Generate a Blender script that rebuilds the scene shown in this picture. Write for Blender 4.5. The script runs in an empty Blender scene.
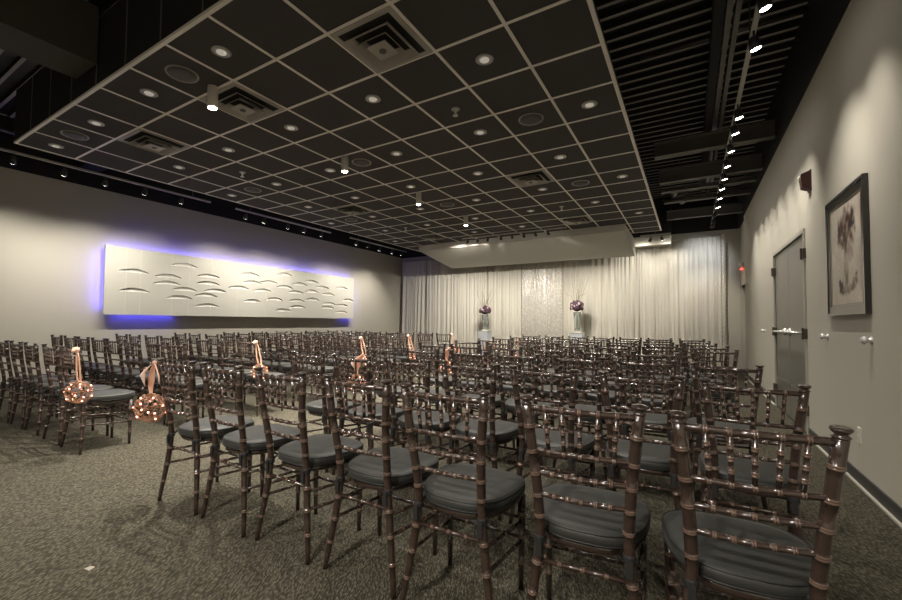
import bpy, math, random
from mathutils import Vector, Matrix
random.seed(7)
S = bpy.context.scene
COL = S.collection
PI = math.pi

# ------------------------------------------------------------------ camera
CAM_H = 1.1787
YAW, PITCH, ROLL = 0.5531059, 0.0341860, 0.0091941
def cam_axes():
    B = Matrix(((1, 0, 0), (0, 0, -1), (0, 1, 0)))
    c, s = math.cos(YAW), math.sin(YAW)
    Yw = Matrix(((c, s, 0), (-s, c, 0), (0, 0, 1)))
    c, s = math.cos(PITCH), math.sin(PITCH)
    Pm = Matrix(((1, 0, 0), (0, c, s), (0, -s, c)))
    c, s = math.cos(ROLL), math.sin(ROLL)
    Rr = Matrix(((c, -s, 0), (s, c, 0), (0, 0, 1)))
    return Rr @ Pm @ B @ Yw
R = cam_axes()
cd = bpy.data.cameras.new('camera'); cam = bpy.data.objects.new('camera', cd); COL.objects.link(cam)
m = Matrix.Identity(4)
for i in range(3):
    m[i][0] = R[0][i]; m[i][1] = -R[1][i]; m[i][2] = -R[2][i]
m[2][3] = CAM_H
cam.matrix_world = m
cd.sensor_width = 36; cd.lens = 415.9406 / 902 * 36
cd.shift_x = (451 - 433.212) / 902; cd.shift_y = (307.479 - 300) / 902
cd.clip_start = 0.02
S.camera = cam

# ------------------------------------------------------------------ world, exposure
W = bpy.data.worlds.new('world'); S.world = W; W.use_nodes = True
W.node_tree.nodes['Background'].inputs[0].default_value = (0.9, 0.85, 0.75, 1)
W.node_tree.nodes['Background'].inputs[1].default_value = 0.02
S.view_settings.view_transform = 'Standard'; S.view_settings.look = 'None'
S.view_settings.gamma = 1; S.view_settings.use_curve_mapping = False
S.view_settings.exposure = 0.85

WARM = (1.0, 0.93, 0.83)
P_LEFT, P_RIGHT, P_REAR, P_PEND, P_DOWN, P_LED, P_FILL = 56, 44, 175, 430, 88, 13, 225

# ------------------------------------------------------------------ materials
def nt(name):
    mt = bpy.data.materials.new(name); mt.use_nodes = True
    t = mt.node_tree; b = t.nodes['Principled BSDF']
    return mt, t, b
def plain(name, col, rough=0.6, metal=0.0, bump=0.0, bscale=80, coat=0.0, spec=0.5, var=0.0, vscale=6, sheen=0):
    mt, t, b = nt(name)
    b.inputs['Base Color'].default_value = (*col, 1); b.inputs['Roughness'].default_value = rough
    b.inputs['Metallic'].default_value = metal; b.inputs['Coat Weight'].default_value = coat
    b.inputs['Coat Roughness'].default_value = 0.15
    b.inputs['Specular IOR Level'].default_value = spec
    b.inputs['Sheen Weight'].default_value = sheen
    co = t.nodes.new('ShaderNodeTexCoord')
    if var:
        n = t.nodes.new('ShaderNodeTexNoise'); n.inputs['Scale'].default_value = vscale; n.inputs['Detail'].default_value = 4
        t.links.new(co.outputs['Object'], n.inputs['Vector'])
        r = t.nodes.new('ShaderNodeMix'); r.data_type = 'RGBA'
        r.inputs['A'].default_value = (*[c * (1 - var) for c in col], 1)
        r.inputs['B'].default_value = (*[min(1, c * (1 + var)) for c in col], 1)
        t.links.new(n.outputs[0], r.inputs['Factor']); t.links.new(r.outputs['Result'], b.inputs['Base Color'])
    if bump:
        n = t.nodes.new('ShaderNodeTexNoise'); n.inputs['Scale'].default_value = bscale; n.inputs['Detail'].default_value = 3
        t.links.new(co.outputs['Object'], n.inputs['Vector'])
        bp = t.nodes.new('ShaderNodeBump'); bp.inputs['Strength'].default_value = bump; bp.inputs['Distance'].default_value = 0.01
        t.links.new(n.outputs[0], bp.inputs['Height']); t.links.new(bp.outputs[0], b.inputs['Normal'])
    return mt
def emis(name, col, st):
    mt, t, b = nt(name)
    b.inputs['Base Color'].default_value = (*col, 1)
    b.inputs['Emission Color'].default_value = (*col, 1); b.inputs['Emission Strength'].default_value = st
    return mt
def glassy(name, col, rough=0.02):
    mt, t, b = nt(name)
    b.inputs['Base Color'].default_value = (*col, 1); b.inputs['Roughness'].default_value = rough
    b.inputs['Transmission Weight'].default_value = 0.9; b.inputs['IOR'].default_value = 1.3
    return mt

def carpet_mat():
    mt, t, b = nt('carpet'); N = t.nodes; L = t.links
    co = N.new('ShaderNodeTexCoord')
    mp = N.new('ShaderNodeMapping'); mp.vector_type = 'TEXTURE'; mp.inputs['Rotation'].default_value = (0, 0, 2.0); mp.inputs['Scale'].default_value = (2.8, 1, 1)
    L.new(co.outputs['Object'], mp.inputs['Vector'])
    v = N.new('ShaderNodeTexVoronoi'); v.inputs['Scale'].default_value = 125; v.feature = 'F1'
    L.new(mp.outputs[0], v.inputs['Vector'])
    n = N.new('ShaderNodeTexNoise'); n.inputs['Scale'].default_value = 150; n.inputs['Detail'].default_value = 3
    L.new(mp.outputs[0], n.inputs['Vector'])
    ad = N.new('ShaderNodeMath'); ad.operation = 'MULTIPLY_ADD'; ad.inputs[1].default_value = -0.75; ad.inputs[2].default_value = 0.72
    L.new(v.outputs['Distance'], ad.inputs[0])
    sm = N.new('ShaderNodeMath'); sm.operation = 'MULTIPLY'; L.new(ad.outputs[0], sm.inputs[0]); 
    ml = N.new('ShaderNodeMath'); ml.operation = 'MULTIPLY_ADD'; ml.inputs[1].default_value = 1.6; ml.inputs[2].default_value = 0.15
    L.new(n.outputs[0], ml.inputs[0]); L.new(ml.outputs[0], sm.inputs[1])
    cr = N.new('ShaderNodeValToRGB')
    cr.color_ramp.elements[0].position = 0.22; cr.color_ramp.elements[0].color = (0.040, 0.036, 0.026, 1)
    cr.color_ramp.elements[1].position = 0.80; cr.color_ramp.elements[1].color = (0.185, 0.170, 0.125, 1)
    L.new(sm.outputs[0], cr.inputs[0]); L.new(cr.outputs[0], b.inputs['Base Color'])
    b.inputs['Roughness'].default_value = 0.95; b.inputs['Specular IOR Level'].default_value = 0.1
    bp = N.new('ShaderNodeBump'); bp.inputs['Strength'].default_value = 0.9; bp.inputs['Distance'].default_value = 0.012
    L.new(sm.outputs[0], bp.inputs['Height']); L.new(bp.outputs[0], b.inputs['Normal'])
    return mt
def drape_mat(name, col, trans=0.35, glitter=False):
    mt, t, b = nt(name); N = t.nodes; L = t.links
    b.inputs['Base Color'].default_value = (*col, 1); b.inputs['Roughness'].default_value = 0.6
    b.inputs['Sheen Weight'].default_value = 0.3
    if glitter:
        co = N.new('ShaderNodeTexCoord'); v = N.new('ShaderNodeTexVoronoi'); v.inputs['Scale'].default_value = 45
        L.new(co.outputs['Object'], v.inputs['Vector'])
        g = N.new('ShaderNodeMath'); g.operation = 'GREATER_THAN'; g.inputs[1].default_value = 0.72
        sp = N.new('ShaderNodeSeparateColor'); L.new(v.outputs['Color'], sp.inputs[0]); L.new(sp.outputs[0], g.inputs[0])
        L.new(g.outputs[0], b.inputs['Metallic'])
        b.inputs['Roughness'].default_value = 0.35
        mx2 = N.new('ShaderNodeMix'); mx2.data_type = 'RGBA'
        mx2.inputs['A'].default_value = (*[c * .9 for c in col], 1); mx2.inputs['B'].default_value = (0.95, 0.93, 0.88, 1)
        L.new(g.outputs[0], mx2.inputs['Factor']); L.new(mx2.outputs['Result'], b.inputs['Base Color'])
        bp = N.new('ShaderNodeBump'); bp.inputs['Strength'].default_value = 0.5; bp.inputs['Distance'].default_value = 0.02
        L.new(sp.outputs[1], bp.inputs['Height']); L.new(bp.outputs[0], b.inputs['Normal'])
    tr = N.new('ShaderNodeBsdfTranslucent'); tr.inputs[0].default_value = (*col, 1)
    mx = N.new('ShaderNodeMixShader'); mx.inputs[0].default_value = trans
    L.new(b.outputs[0], mx.inputs[1]); L.new(tr.outputs[0], mx.inputs[2])
    L.new(mx.outputs[0], N['Material Output'].inputs['Surface'])
    return mt
def canvas_mat():
    mt, t, b = nt('painted_canvas'); N = t.nodes; L = t.links
    a = N.new('ShaderNodeVertexColor'); a.layer_name = 'paint'
    co = N.new('ShaderNodeTexCoord'); n = N.new('ShaderNodeTexNoise'); n.inputs['Scale'].default_value = 30; n.inputs['Detail'].default_value = 5
    L.new(co.outputs['Object'], n.inputs['Vector'])
    mx = N.new('ShaderNodeMix'); mx.data_type = 'RGBA'; mx.blend_type = 'OVERLAY'; mx.inputs['Factor'].default_value = 0.25
    L.new(a.outputs['Color'], mx.inputs['A']); L.new(n.outputs[0], mx.inputs['B'])
    L.new(mx.outputs['Result'], b.inputs['Base Color']); b.inputs['Roughness'].default_value = 0.65
    return mt

M = dict(
    wall=plain('wall_paint', (0.47, 0.445, 0.375), 0.75, bump=0.12, bscale=140),
    black=plain('black_paint', (0.012, 0.011, 0.011), 0.8),
    blackgloss=plain('black_metal', (0.02, 0.02, 0.02), 0.35),
    tile=plain('acoustic_tile', (0.058, 0.050, 0.045), 0.9, bump=0.5, bscale=260, var=0.25, vscale=180),
    grid=plain('grid_metal', (0.86, 0.81, 0.74), 0.45),
    rib=plain('deck_rib', (0.42, 0.39, 0.35), 0.5),
    deck=plain('deck_metal', (0.02, 0.019, 0.018), 0.55),
    beam=plain('beam_paint', (0.13, 0.12, 0.108), 0.6),
    duct=plain('duct_board', (0.065, 0.057, 0.048), 0.8),
    conduit=plain('conduit', (0.13, 0.12, 0.11), 0.4, metal=0.5),
    carpet=carpet_mat(),
    base=plain('baseboard_vinyl', (0.045, 0.044, 0.042), 0.5),
    concrete=plain('edge_strip', (0.42, 0.40, 0.34), 0.6),
    soffit=plain('soffit_paint', (0.56, 0.54, 0.48), 0.8),
    white=plain('white_plaster', (0.60, 0.585, 0.52), 0.55),
    track=plain('track_metal', (0.42, 0.40, 0.37), 0.4),
    diff=plain('diffuser_metal', (0.36, 0.33, 0.29), 0.45),
    diffdark=plain('diffuser_gap', (0.025, 0.023, 0.02), 0.9),
    speaker=plain('speaker_grille', (0.075, 0.068, 0.062), 0.6),
    trimw=plain('downlight_trim', (0.45, 0.43, 0.40), 0.35),
    steel=plain('brushed_steel', (0.55, 0.54, 0.50), 0.28, metal=0.9),
    nickel=plain('polished_nickel', (0.78, 0.77, 0.74), 0.3, metal=0.55),
    door=plain('door_metal', (0.19, 0.182, 0.158), 0.42, metal=0.35, bump=0.05, bscale=300),
    doorframe=plain('door_frame_paint', (0.34, 0.325, 0.275), 0.5),
    hinge=plain('hinge_bronze', (0.075, 0.065, 0.05), 0.4, metal=0.5),
    wood=plain('mahogany', (0.036, 0.022, 0.017), 0.24, coat=1.0, var=0.45, vscale=25),
    node=plain('mahogany_node_glint', (0.115, 0.072, 0.054), 0.16, coat=1.0),  # same wood, bead rings coloured lighter to stand in for specular glints
    cushion=plain('black_cushion_cloth', (0.026, 0.027, 0.024), 0.50, bump=0.08, bscale=120, sheen=0.06, spec=0.4),
    piping=plain('cushion_piping', (0.012, 0.013, 0.013), 0.5),
    strap=plain('cushion_strap', (0.012, 0.012, 0.013), 0.6),
    satin=plain('peach_satin', (0.72, 0.40, 0.27), 0.38, sheen=0.4),
    wire=plain('bronze_wire', (0.30, 0.17, 0.10), 0.3, metal=0.6),
    bead=glassy('glass_bead', (1.0, 0.85, 0.75)),
    pinkled=emis('pink_led', (1.0, 0.30, 0.20), 5.0),
    lamp=emis('lamp_face', (1.0, 0.95, 0.86), 30.0),
    lampdim=emis('lamp_face_dim', (1.0, 0.94, 0.84), 0.12),
    lampoff=emis('track_lens', (1.0, 0.95, 0.86), 5.0),
    blueled=emis('blue_led', (0.10, 0.09, 1.0), 6.0),
    redled=emis('red_led', (1.0, 0.08, 0.05), 2.2),
    redplastic=plain('red_plastic', (0.055, 0.014, 0.012), 0.4),
    drape=drape_mat('ivory_voile', (0.74, 0.71, 0.62)),
    drapeg=drape_mat('sequin_voile', (0.66, 0.63, 0.54), 0.25, True),
    plate=plain('outlet_plastic', (0.62, 0.60, 0.52), 0.4),
    slot=plain('outlet_slot', (0.03, 0.03, 0.03), 0.5),
    frame=plain('picture_frame', (0.022, 0.020, 0.018), 0.3, coat=0.4),
    fillet=plain('frame_lip', (0.20, 0.18, 0.14), 0.4),
    canvas=canvas_mat(),
    glass=glassy('vase_glass', (0.93, 0.97, 0.94)),
    acrylic=plain('plinth_acrylic', (0.70, 0.73, 0.76), 0.3),
    petal=plain('mauve_petal', (0.075, 0.036, 0.055), 0.7, var=0.6, vscale=40),
    petalw=plain('pale_petal', (0.55, 0.45, 0.47), 0.7),
    stem=plain('green_stem', (0.12, 0.20, 0.07), 0.6),
    twig=plain('twig', (0.22, 0.18, 0.12), 0.7),
    paper=plain('paper_scrap', (0.30, 0.27, 0.22), 0.8),
)

# ------------------------------------------------------------------ mesh helpers
class MB:
    def __init__(s): s.v = []; s.f = []; s.m = []; s.mats = []
    def mi(s, mat):
        if mat not in s.mats: s.mats.append(mat)
        return s.mats.index(mat)
    def add(s, vs, fs, mat):
        o = len(s.v); k = s.mi(mat); s.v += [tuple(v) for v in vs]
        for f in fs: s.f.append([i + o for i in f]); s.m.append(k)
        return s
    def box(s, x0, x1, y0, y1, z0, z1, mat, rot=None, c=None):
        vs = [Vector((x, y, z)) for z in (z0, z1) for (x, y) in ((x0, y0), (x1, y0), (x1, y1), (x0, y1))]
        if rot is not None: vs = [rot @ (v - c) + c for v in vs]
        return s.add(vs, [(0, 3, 2, 1), (4, 5, 6, 7), (0, 1, 5, 4), (1, 2, 6, 5), (2, 3, 7, 6), (3, 0, 4, 7)], mat)
    def quad(s, a, b, c, d, mat): return s.add([a, b, c, d], [(0, 1, 2, 3)], mat)
    def prism(s, poly, x0, x1, mat, axis='x'):
        n = len(poly)
        def P(t, q):
            if axis == 'x': return (t, q[0], q[1])
            if axis == 'y': return (q[0], t, q[1])
            return (q[0], q[1], t)
        vs = [P(x0, q) for q in poly] + [P(x1, q) for q in poly]
        fs = [list(range(n)), list(range(2 * n - 1, n - 1, -1))]
        fs += [(i, n + i, n + (i + 1) % n, (i + 1) % n) for i in range(n)]
        return s.add(vs, fs, mat)
    def tube(s, path, rad, mat, seg=8, nodes=(), nmat=None, nr=0.0026, nw=0.007, cap=True):
        """path of points; rad a number or function of 0..1; nodes = fractions with a double bead"""
        pts = [Vector(p) for p in path]
        L = [0]
        for a, b in zip(pts, pts[1:]): L.append(L[-1] + (b - a).length)
        T = L[-1]
        rf = rad if callable(rad) else (lambda t: rad)
        st = [(l / T, 0, 0) for l in L]
        for nd in nodes:
            w = nw / T
            for off, h, k in ((-1.25, 0, 1), (-1.0, .8, 1), (-.6, 1, 1), (-.28, .8, 1), (0, -.3, 0), (.28, .8, 1), (.6, 1, 1), (1.0, .8, 1), (1.25, 0, 0)):
                t = nd + off * w
                if 0 <= t <= 1: st.append((t, h, k))
        st.sort(key=lambda q: q[0])
        # drop path points that fall inside a bead
        res = []
        for q in st:
            if q[1] == 0 and q[2] == 0 and any(abs(q[0] - nd) < 1.2 * nw / T for nd in nodes): continue
            if res and abs(res[-1][0] - q[0]) < 1e-6: continue
            res.append(q)
        def at(t):
            d = t * T
            for i in range(len(pts) - 1):
                if d <= L[i + 1] + 1e-9:
                    u = (d - L[i]) / max(1e-9, L[i + 1] - L[i]); return pts[i].lerp(pts[i + 1], u), (pts[i + 1] - pts[i]).normalized()
            return pts[-1], (pts[-1] - pts[-2]).normalized()
        o = len(s.v); k0 = s.mi(mat); k1 = s.mi(nmat) if nmat else k0
        ref = Vector((0, 0, 1)) if abs((pts[-1] - pts[0]).normalized().z) < 0.8 else Vector((0, 1, 0))
        for (t, h, k) in res:
            p, d = at(t); u = d.cross(ref).normalized(); w = d.cross(u)
            r = rf(t) + h * nr
            for j in range(seg):
                a = 2 * PI * j / seg; s.v.append(tuple(p + u * (r * math.cos(a)) + w * (r * math.sin(a))))
        for i in range(len(res) - 1):
            bead = nmat and res[i][2] == 1 and (res[i][1] > 0 or res[i + 1][1] > 0)
            for j in range(seg):
                a = o + i * seg + j; b = o + i * seg + (j + 1) % seg
                s.f.append([a, b, b + seg, a + seg]); s.m.append(k1 if bead else k0)
        if cap:
            s.f.append([o + j for j in range(seg)][::-1]); s.m.append(k0)
            e = o + (len(res) - 1) * seg; s.f.append([e + j for j in range(seg)]); s.m.append(k0)
        return s
    def lathe(s, c, prof, mat, seg=16, axis=Vector((0, 0, 1))):
        c = Vector(c); axis = Vector(axis).normalized()
        u = axis.orthogonal().normalized(); w = axis.cross(u)
        o = len(s.v); k = s.mi(mat)
        for (r, z) in prof:
            for j in range(seg):
                a = 2 * PI * j / seg; s.v.append(tuple(c + axis * z + u * (max(r, 1e-4) * math.cos(a)) + w * (max(r, 1e-4) * math.sin(a))))
        for i in range(len(prof) - 1):
            for j in range(seg):
                a = o + i * seg + j; b = o + i * seg + (j + 1) % seg
                s.f.append([a, b, b + seg, a + seg]); s.m.append(k)
        s.f.append([o + j for j in range(seg)][::-1]); s.m.append(k)
        e = o + (len(prof) - 1) * seg; s.f.append([e + j for j in range(seg)]); s.m.append(k)
        return s
    def ball(s, c, r, mat, seg=8, rings=5, sq=1.0):
        return s.lathe(c, [(r * math.sin(PI * i / rings), -r * sq * math.cos(PI * i / rings)) for i in range(rings + 1)], mat, seg)
    def build(s, name, parent=None, smooth=False, loc=None):
        me = bpy.data.meshes.new(name); me.from_pydata(s.v, [], s.f)
        for mt in s.mats: me.materials.append(mt)
        me.polygons.foreach_set('material_index', s.m)
        if smooth: me.polygons.foreach_set('use_smooth', [True] * len(me.polygons))
        me.validate(); me.update()
        o = bpy.data.objects.new(name, me); COL.objects.link(o)
        if loc: o.location = loc
        if parent: o.parent = parent
        return o
def empty(name, loc=(0, 0, 0), rz=0):
    o = bpy.data.objects.new(name, None); COL.objects.link(o); o.location = loc; o.rotation_euler = (0, 0, rz)
    o.empty_display_size = 0.1
    return o
def tag(o, label, cat, group=None):
    o['label'] = label; o['category'] = cat
    if group: o['group'] = group
    return o
def struct(o, label=None, cat='wall'):
    o['kind'] = 'structure'
    if label: o['label'] = label
    o['category'] = cat
    return o
KIDS = {}
def kids(o): return [c for c in list(COL.objects) if c.parent == o]
def snapshot(o):
    return (o, [(c, [(g, []) for g in kids(c)]) for c in kids(o)])
def copy_tree(sn, parent=None):
    o, ch = sn
    c = o.copy(); COL.objects.link(c)
    if parent: c.parent = parent
    for q in ch: copy_tree(q, c)
    return c
ORD = ['', 'first', 'second', 'third', 'fourth', 'fifth', 'sixth', 'seventh', 'eighth', 'ninth', 'tenth', 'eleventh', 'twelfth', 'thirteenth', 'fourteenth', 'fifteenth']
def spot(name, loc, target, power, angle, blend=0.6, col=WARM, size=0.04, parent=None):
    l = bpy.data.lights.new(name, 'SPOT'); l.energy = power; l.color = col; l.spot_size = math.radians(angle); l.spot_blend = blend; l.shadow_soft_size = size
    o = bpy.data.objects.new(name, l); COL.objects.link(o); 
    d = Vector(target) - Vector(loc); o.rotation_euler = d.to_track_quat('-Z', 'Y').to_euler(); o.location = loc
    if parent:
        o.parent = parent; o.matrix_parent_inverse = Matrix.Translation(parent.location).inverted()
    return o

# ------------------------------------------------------------------ room
XL, XR, YB, YF, ZW, ZD = -9.55, 1.065, 13.15, -4.5, 3.645, 4.5
T = 0.6096
def gx(i): return (i - 11.892) * T
def gy(j): return (j * 0.9931 + 2.687) * T
CZ = 3.405
CX0, CX1, CY0, CY1 = gx(-.028), gx(10.934), gy(0.029), 11.2

b = MB().box(XL, XR, YF, YB, -0.1, 0, M['carpet']); struct(b.build('floor'), 'mottled olive beige loop pile carpet floor', 'floor')
wl = MB().box(XL - .15, XL, YF, YB, 0, ZW, M['wall']).build('wall_left'); struct(wl, 'long beige wall behind the white relief panel')
MB().box(XL - .15, XL, YF, YB, ZW, ZD, M['black']).build('upper_band', wl)
wb = MB().box(XL - .15, XR + 1.2, YB, YB + .15, 0, ZW, M['wall']).build('wall_back'); struct(wb, 'beige end wall behind the drapes')
MB().box(XL - .15, XR + 1.2, YB, YB + .15, ZW, ZD, M['black']).build('upper_band', wb)
wf = MB().box(XL - .15, XR + .15, YF - .15, YF, 0, ZD, M['wall']).build('wall_front'); struct(wf, 'wall behind the camera')
# right wall with door hole and a passage opening at the far end
DY0, DY1, DZ = 5.92, 7.80, 2.18
OY0, OY1, OZ = 12.0, 13.05, 2.15
wr = MB()
wr.box(XR, XR + .15, YF, DY0, 0, ZW, M['wall']).box(XR, XR + .15, DY0, DY1, DZ, ZW, M['wall']).box(XR, XR + .15, DY1, 11.70, 0, ZW, M['wall'])
wr.box(XR + .045, XR + .15, 11.70, OY0, 0, ZW, M['wall']).box(XR + .045, XR + .15, OY0, OY1, OZ, ZW, M['wall']).box(XR + .045, XR + .15, OY1, YB, 0, ZW, M['wall'])
wr = struct(wr.build('wall_right'), 'beige wall with the painting and steel door')
MB().box(XR, XR + .15, YF, YB, ZW, ZD, M['black']).build('upper_band', wr)
# dark passage behind the opening
pb = MB(); pb.box(XR + 1.1, XR + 1.2, OY0 - .6, YB, 0, 2.5, M['black']).box(XR + .15, XR + 1.2, OY0 - .7, OY0 - .6, 0, 2.5, M['black']).box(XR + .15, XR + 1.2, OY0 - .7, YB, 2.5, 2.6, M['black']).box(XR + .15, XR + 1.2, OY0 - .6, YB, -.1, 0, M['carpet'])
struct(pb.build('door_2'), 'dark passage opening at the far end of right wall', 'doorway')
# baseboards and pale edge strips
def basebd(name, lab, segs):
    q = MB(); st = MB()
    for (x0, x1, y0, y1, ex) in segs:
        q.box(x0, x1, y0, y1, 0, 0.095, M['base'])
        st.box(*ex, 0, 0.012, M['concrete'])
    o = struct(q.build(name), lab, 'baseboard'); st.build('pale_edge_strip', o); return o
basebd('baseboard_right', 'dark vinyl baseboard along the right wall', [(XR - .012, XR, YF, DY0 - .06, (XR - .03, XR - .012, YF, DY0 - .06)), (XR - .012, XR, DY1 + .06, 11.70, (XR - .03, XR - .012, DY1 + .06, 11.70))])
basebd('baseboard_left', 'dark vinyl baseboard along the left wall', [(XL, XL + .012, YF, YB, (XL + .012, XL + .03, YF, YB))])

# door_1: a pair of steel leaves
dr = MB(); fw = 0.04
dr.box(XR - .018, XR + .06, DY0 - fw, DY0, 0, DZ + fw, M['doorframe']).box(XR - .018, XR + .06, DY1, DY1 + fw, 0, DZ + fw, M['doorframe']).box(XR - .018, XR + .06, DY0, DY1, DZ, DZ + fw, M['doorframe'])
door = struct(dr.build('door_1'), 'grey steel double door in right wall', 'door')
mid = (DY0 + DY1) / 2
for (a, c_, hy) in ((DY0 + .004, mid - .002, DY0), (mid + .002, DY1 - .004, DY1)):
    leaf = MB().box(XR + .006, XR + .05, a, c_, 0.008, DZ - .004, M['door']).build('door_leaf', door)
    MB().box(XR + .001, XR + .006, a + .03, c_ - .03, 0.02, 0.44, M['steel']).build('kick_plate', leaf)
    for hz in (0.27, 1.085, 1.95):
        h = MB().box(XR - .026, XR + .006, hy - .055, hy + .055, hz - .055, hz + .055, M['hinge'])
        h.lathe((XR - .03, hy, hz - .06), [(.011, 0), (.011, .12)], M['hinge'], 8)
        h.build('hinge', leaf)
    s_ = 1 if hy == DY0 else -1
    hb = MB(); y1 = mid - s_ * .06; y0 = mid - s_ * .68
    hb.tube([(XR - .06, y0, 1.09), (XR - .06, y1, 1.09)], lambda t: .011 + .007 * t, M['nickel'], 10)
    for yy in (y0, y1): hb.tube([(XR + .006, yy, 1.09), (XR - .06, yy, 1.09)], .012, M['nickel'], 8)
    hb.build('push_bar', leaf, True)
kb = MB().lathe((XR + .006, mid - .05, 1.09), [(.05, 0), (.05, .012), (.03, .02), (.028, .035), (.045, .045), (.048, .06), (.035, .075), (.0, .08)], M['nickel'], 16, (-1, 0, 0)).build('door_knob', door, True)

# ---- suspended ceiling cloud
cl = MB()
cl.box(CX0, CX1, CY0, CY1, CZ, CZ + .03, M['tile']); cl.box(CX0, CX1 - .3, CY0, CY1, CZ + .03, CZ + .04, M['black'])
cloud = struct(cl.build('ceiling'), 'suspended charcoal tile ceiling with pale metal grid', 'ceiling')
fa = MB()
ft = 4.08
fa.box(CX0 - .012, CX1 + .012, CY0 - .03, CY0 - .001, CZ + .018, ft, M['black']); fa.box(CX0 - .012, CX1 + .012, CY1 + .001, CY1 + .03, CZ + .018, ft, M['black'])
fa.box(CX0 - .03, CX0 - .001, CY0, CY1, CZ + .018, ft, M['black']); fa.box(CX1 + .001, CX1 + .03, CY0, CY1, CZ + .018, CZ + .06, M['black'])
k = 0
x = CX0 + .6
while x < CX1: fa.box(x, x + .012, CY0 - .036, CY0 - .03, CZ + .018, ft, M['beam']); x += .61
fa.build('fascia', cloud)
gr = MB(); gw = .0135; gz0, gz1 = CZ - .004, CZ + .002
for i in range(1, 11): gr.box(gx(i) - gw, gx(i) + gw, CY0, CY1, gz0, gz1, M['grid'])
for j in range(1, 16):
    y = gy(j)
    if y < CY1 - .1: gr.box(CX0, CX1, y - gw, y + gw, gz0 - .0006, gz1, M['grid'])
e = .03
gr.box(CX0 - .03, CX1 + .03, CY0 - e, CY0, CZ - .006, CZ + .018, M['grid']); gr.box(CX0 - .03, CX1 + .03, CY1, CY1 + e, CZ - .006, CZ + .018, M['grid'])
gr.box(CX0 - e, CX0, CY0, CY1, CZ - .006, CZ + .018, M['grid']); gr.box(CX1, CX1 + e, CY0, CY1, CZ - .006, CZ + .018, M['grid'])
gr.build('grid', cloud)
# ---- deck above
dk = MB()
prof = []; y = YF
zz = []
while y < YB:
    zz += [(y, ZD), (y + .045, ZD), (y + .05, ZD + .06), (y + .20, ZD + .06)]; y += .205
poly = [q for q in zz if q[0] <= YB] + [(YB, ZD + .2), (YF, ZD + .2)]
vs = []; fs = []
pts = [q for q in zz if q[0] <= YB]
for (yy, z_) in pts: vs += [(XL - .1, yy, z_), (XR + .1, yy, z_)]
for i in range(len(pts) - 1): fs.append((2 * i, 2 * i + 1, 2 * i + 3, 2 * i + 2))
dk.add(vs, [f for n_, f in enumerate(fs) if n_ % 4 == 0], M['rib']); dk.add(vs, [f for n_, f in enumerate(fs) if n_ % 4], M['deck']); dk.box(XL - .15, XR + .15, YF, YB + .1, ZD + .065, ZD + .2, M['deck'])
deck = struct(dk.build('ceiling'), 'black ribbed metal roof deck', 'ceiling')
def thing1(mb, name, label, cat, group=None, smooth=False, loc=None):
    return tag(mb.build(name, None, smooth, loc), label, cat, group)
for (y, z0, h_, lab) in ((7.55, 3.86, .22, 'dark steel beam above the right track, nearest of five'), (8.8, 3.80, .24, 'dark steel beam above the right track, second of five'), (9.6, 3.84, .05, 'slim dark beam above the right track, third of five'), (10.4, 3.82, .05, 'slim dark beam above the right track, fourth of five'), (11.8, 3.76, .2, 'dark steel beam above the right track, farthest of five')):
    q = MB(); q.box(CX1 + .12, XR, y - .07, y + .07, z0, z0 + .02, M['beam']).box(CX1 + .12, XR, y - .008, y + .008, z0 + .02, z0 + h_, M['beam']).box(CX1 + .12, XR, y - .07, y + .07, z0 + h_, z0 + h_ + .02, M['beam'])
    tag(q.build('steel_beam'), lab, 'beam', 'steel beams over the right side')
tag(MB().box(XL, CX0 - .1, 3.0, 3.3, 3.95, 4.25, M['black']).build('steel_beam'), 'black beam between the left wall and tile ceiling', 'beam')
# ducts and pipes
q = MB().box(-5.26, -4.78, YF + .1, CY0 - .05, 3.6, 4.15, M['duct']); thing1(q, 'boxed_duct', 'brown boxed duct running into the ceiling fascia, upper left', 'duct')
for xx, w, lab in ((.35, .025, 'steel channel beside the right lighting track'), (.422, .022, 'thin steel channel nearest the right lighting track')):
    q = MB().box(xx - w, xx + w, 1.0, 10.6, 4.16, 4.19, M['conduit']).box(xx - w, xx - w + .008, 1.0, 10.6, 4.19, 4.27, M['conduit']).box(xx + w - .008, xx + w, 1.0, 10.6, 4.19, 4.27, M['conduit'])
    thing1(q, 'steel_channel', lab, 'channel')
q = MB().box(.22, .31, 1.0, 10.6, 4.16, 4.36, M['black']); thing1(q, 'cable_tray', 'black cable tray under the ribbed deck', 'tray')
q = MB().tube([(CX1 + .1, 5.55, 4.42), (XR, 5.55, 4.42)], .022, M['conduit'], 8); thing1(q, 'conduit_pipe', 'thin conduit crossing the ribbed deck near the right track', 'pipe', smooth=True)
q = MB()
pts = [(CX1 + .15, 10.0, 3.95), (-.2, 10.1, 3.86), (.1, 10.0, 3.98), (.35, 10.1, 3.9)]
q.tube(pts, .035, M['conduit'], 8); q.tube([(CX1 + .1, 10.4, 3.9), (-.1, 10.2, 3.82), (.3, 10.45, 3.92)], .02, M['conduit'], 8)
q.ball((-.25, 9.9, 3.9), .07, M['steel']); q.ball((-.12, 10.5, 3.85), .06, M['steel']); q.tube([(-.12, 10.5, 3.9), (-.12, 10.5, ZD - .03)], .015, M['conduit'])
thing1(q, 'pipe_cluster', 'cluster of metal pipes and valves beyond the ceiling corner', 'pipes', smooth=True)
q = MB().tube([(-8.6, YF + .2, 3.95), (-8.6, 2.6, 3.95)], .03, M['conduit'], 8).tube([(-8.6, 1.3, 3.97), (-8.2, 1.5, 4.4)], .012, M['conduit'], 6)
thing1(q, 'conduit_pipe', 'dark pipe high in the upper left corner', 'pipe', smooth=True)

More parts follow.
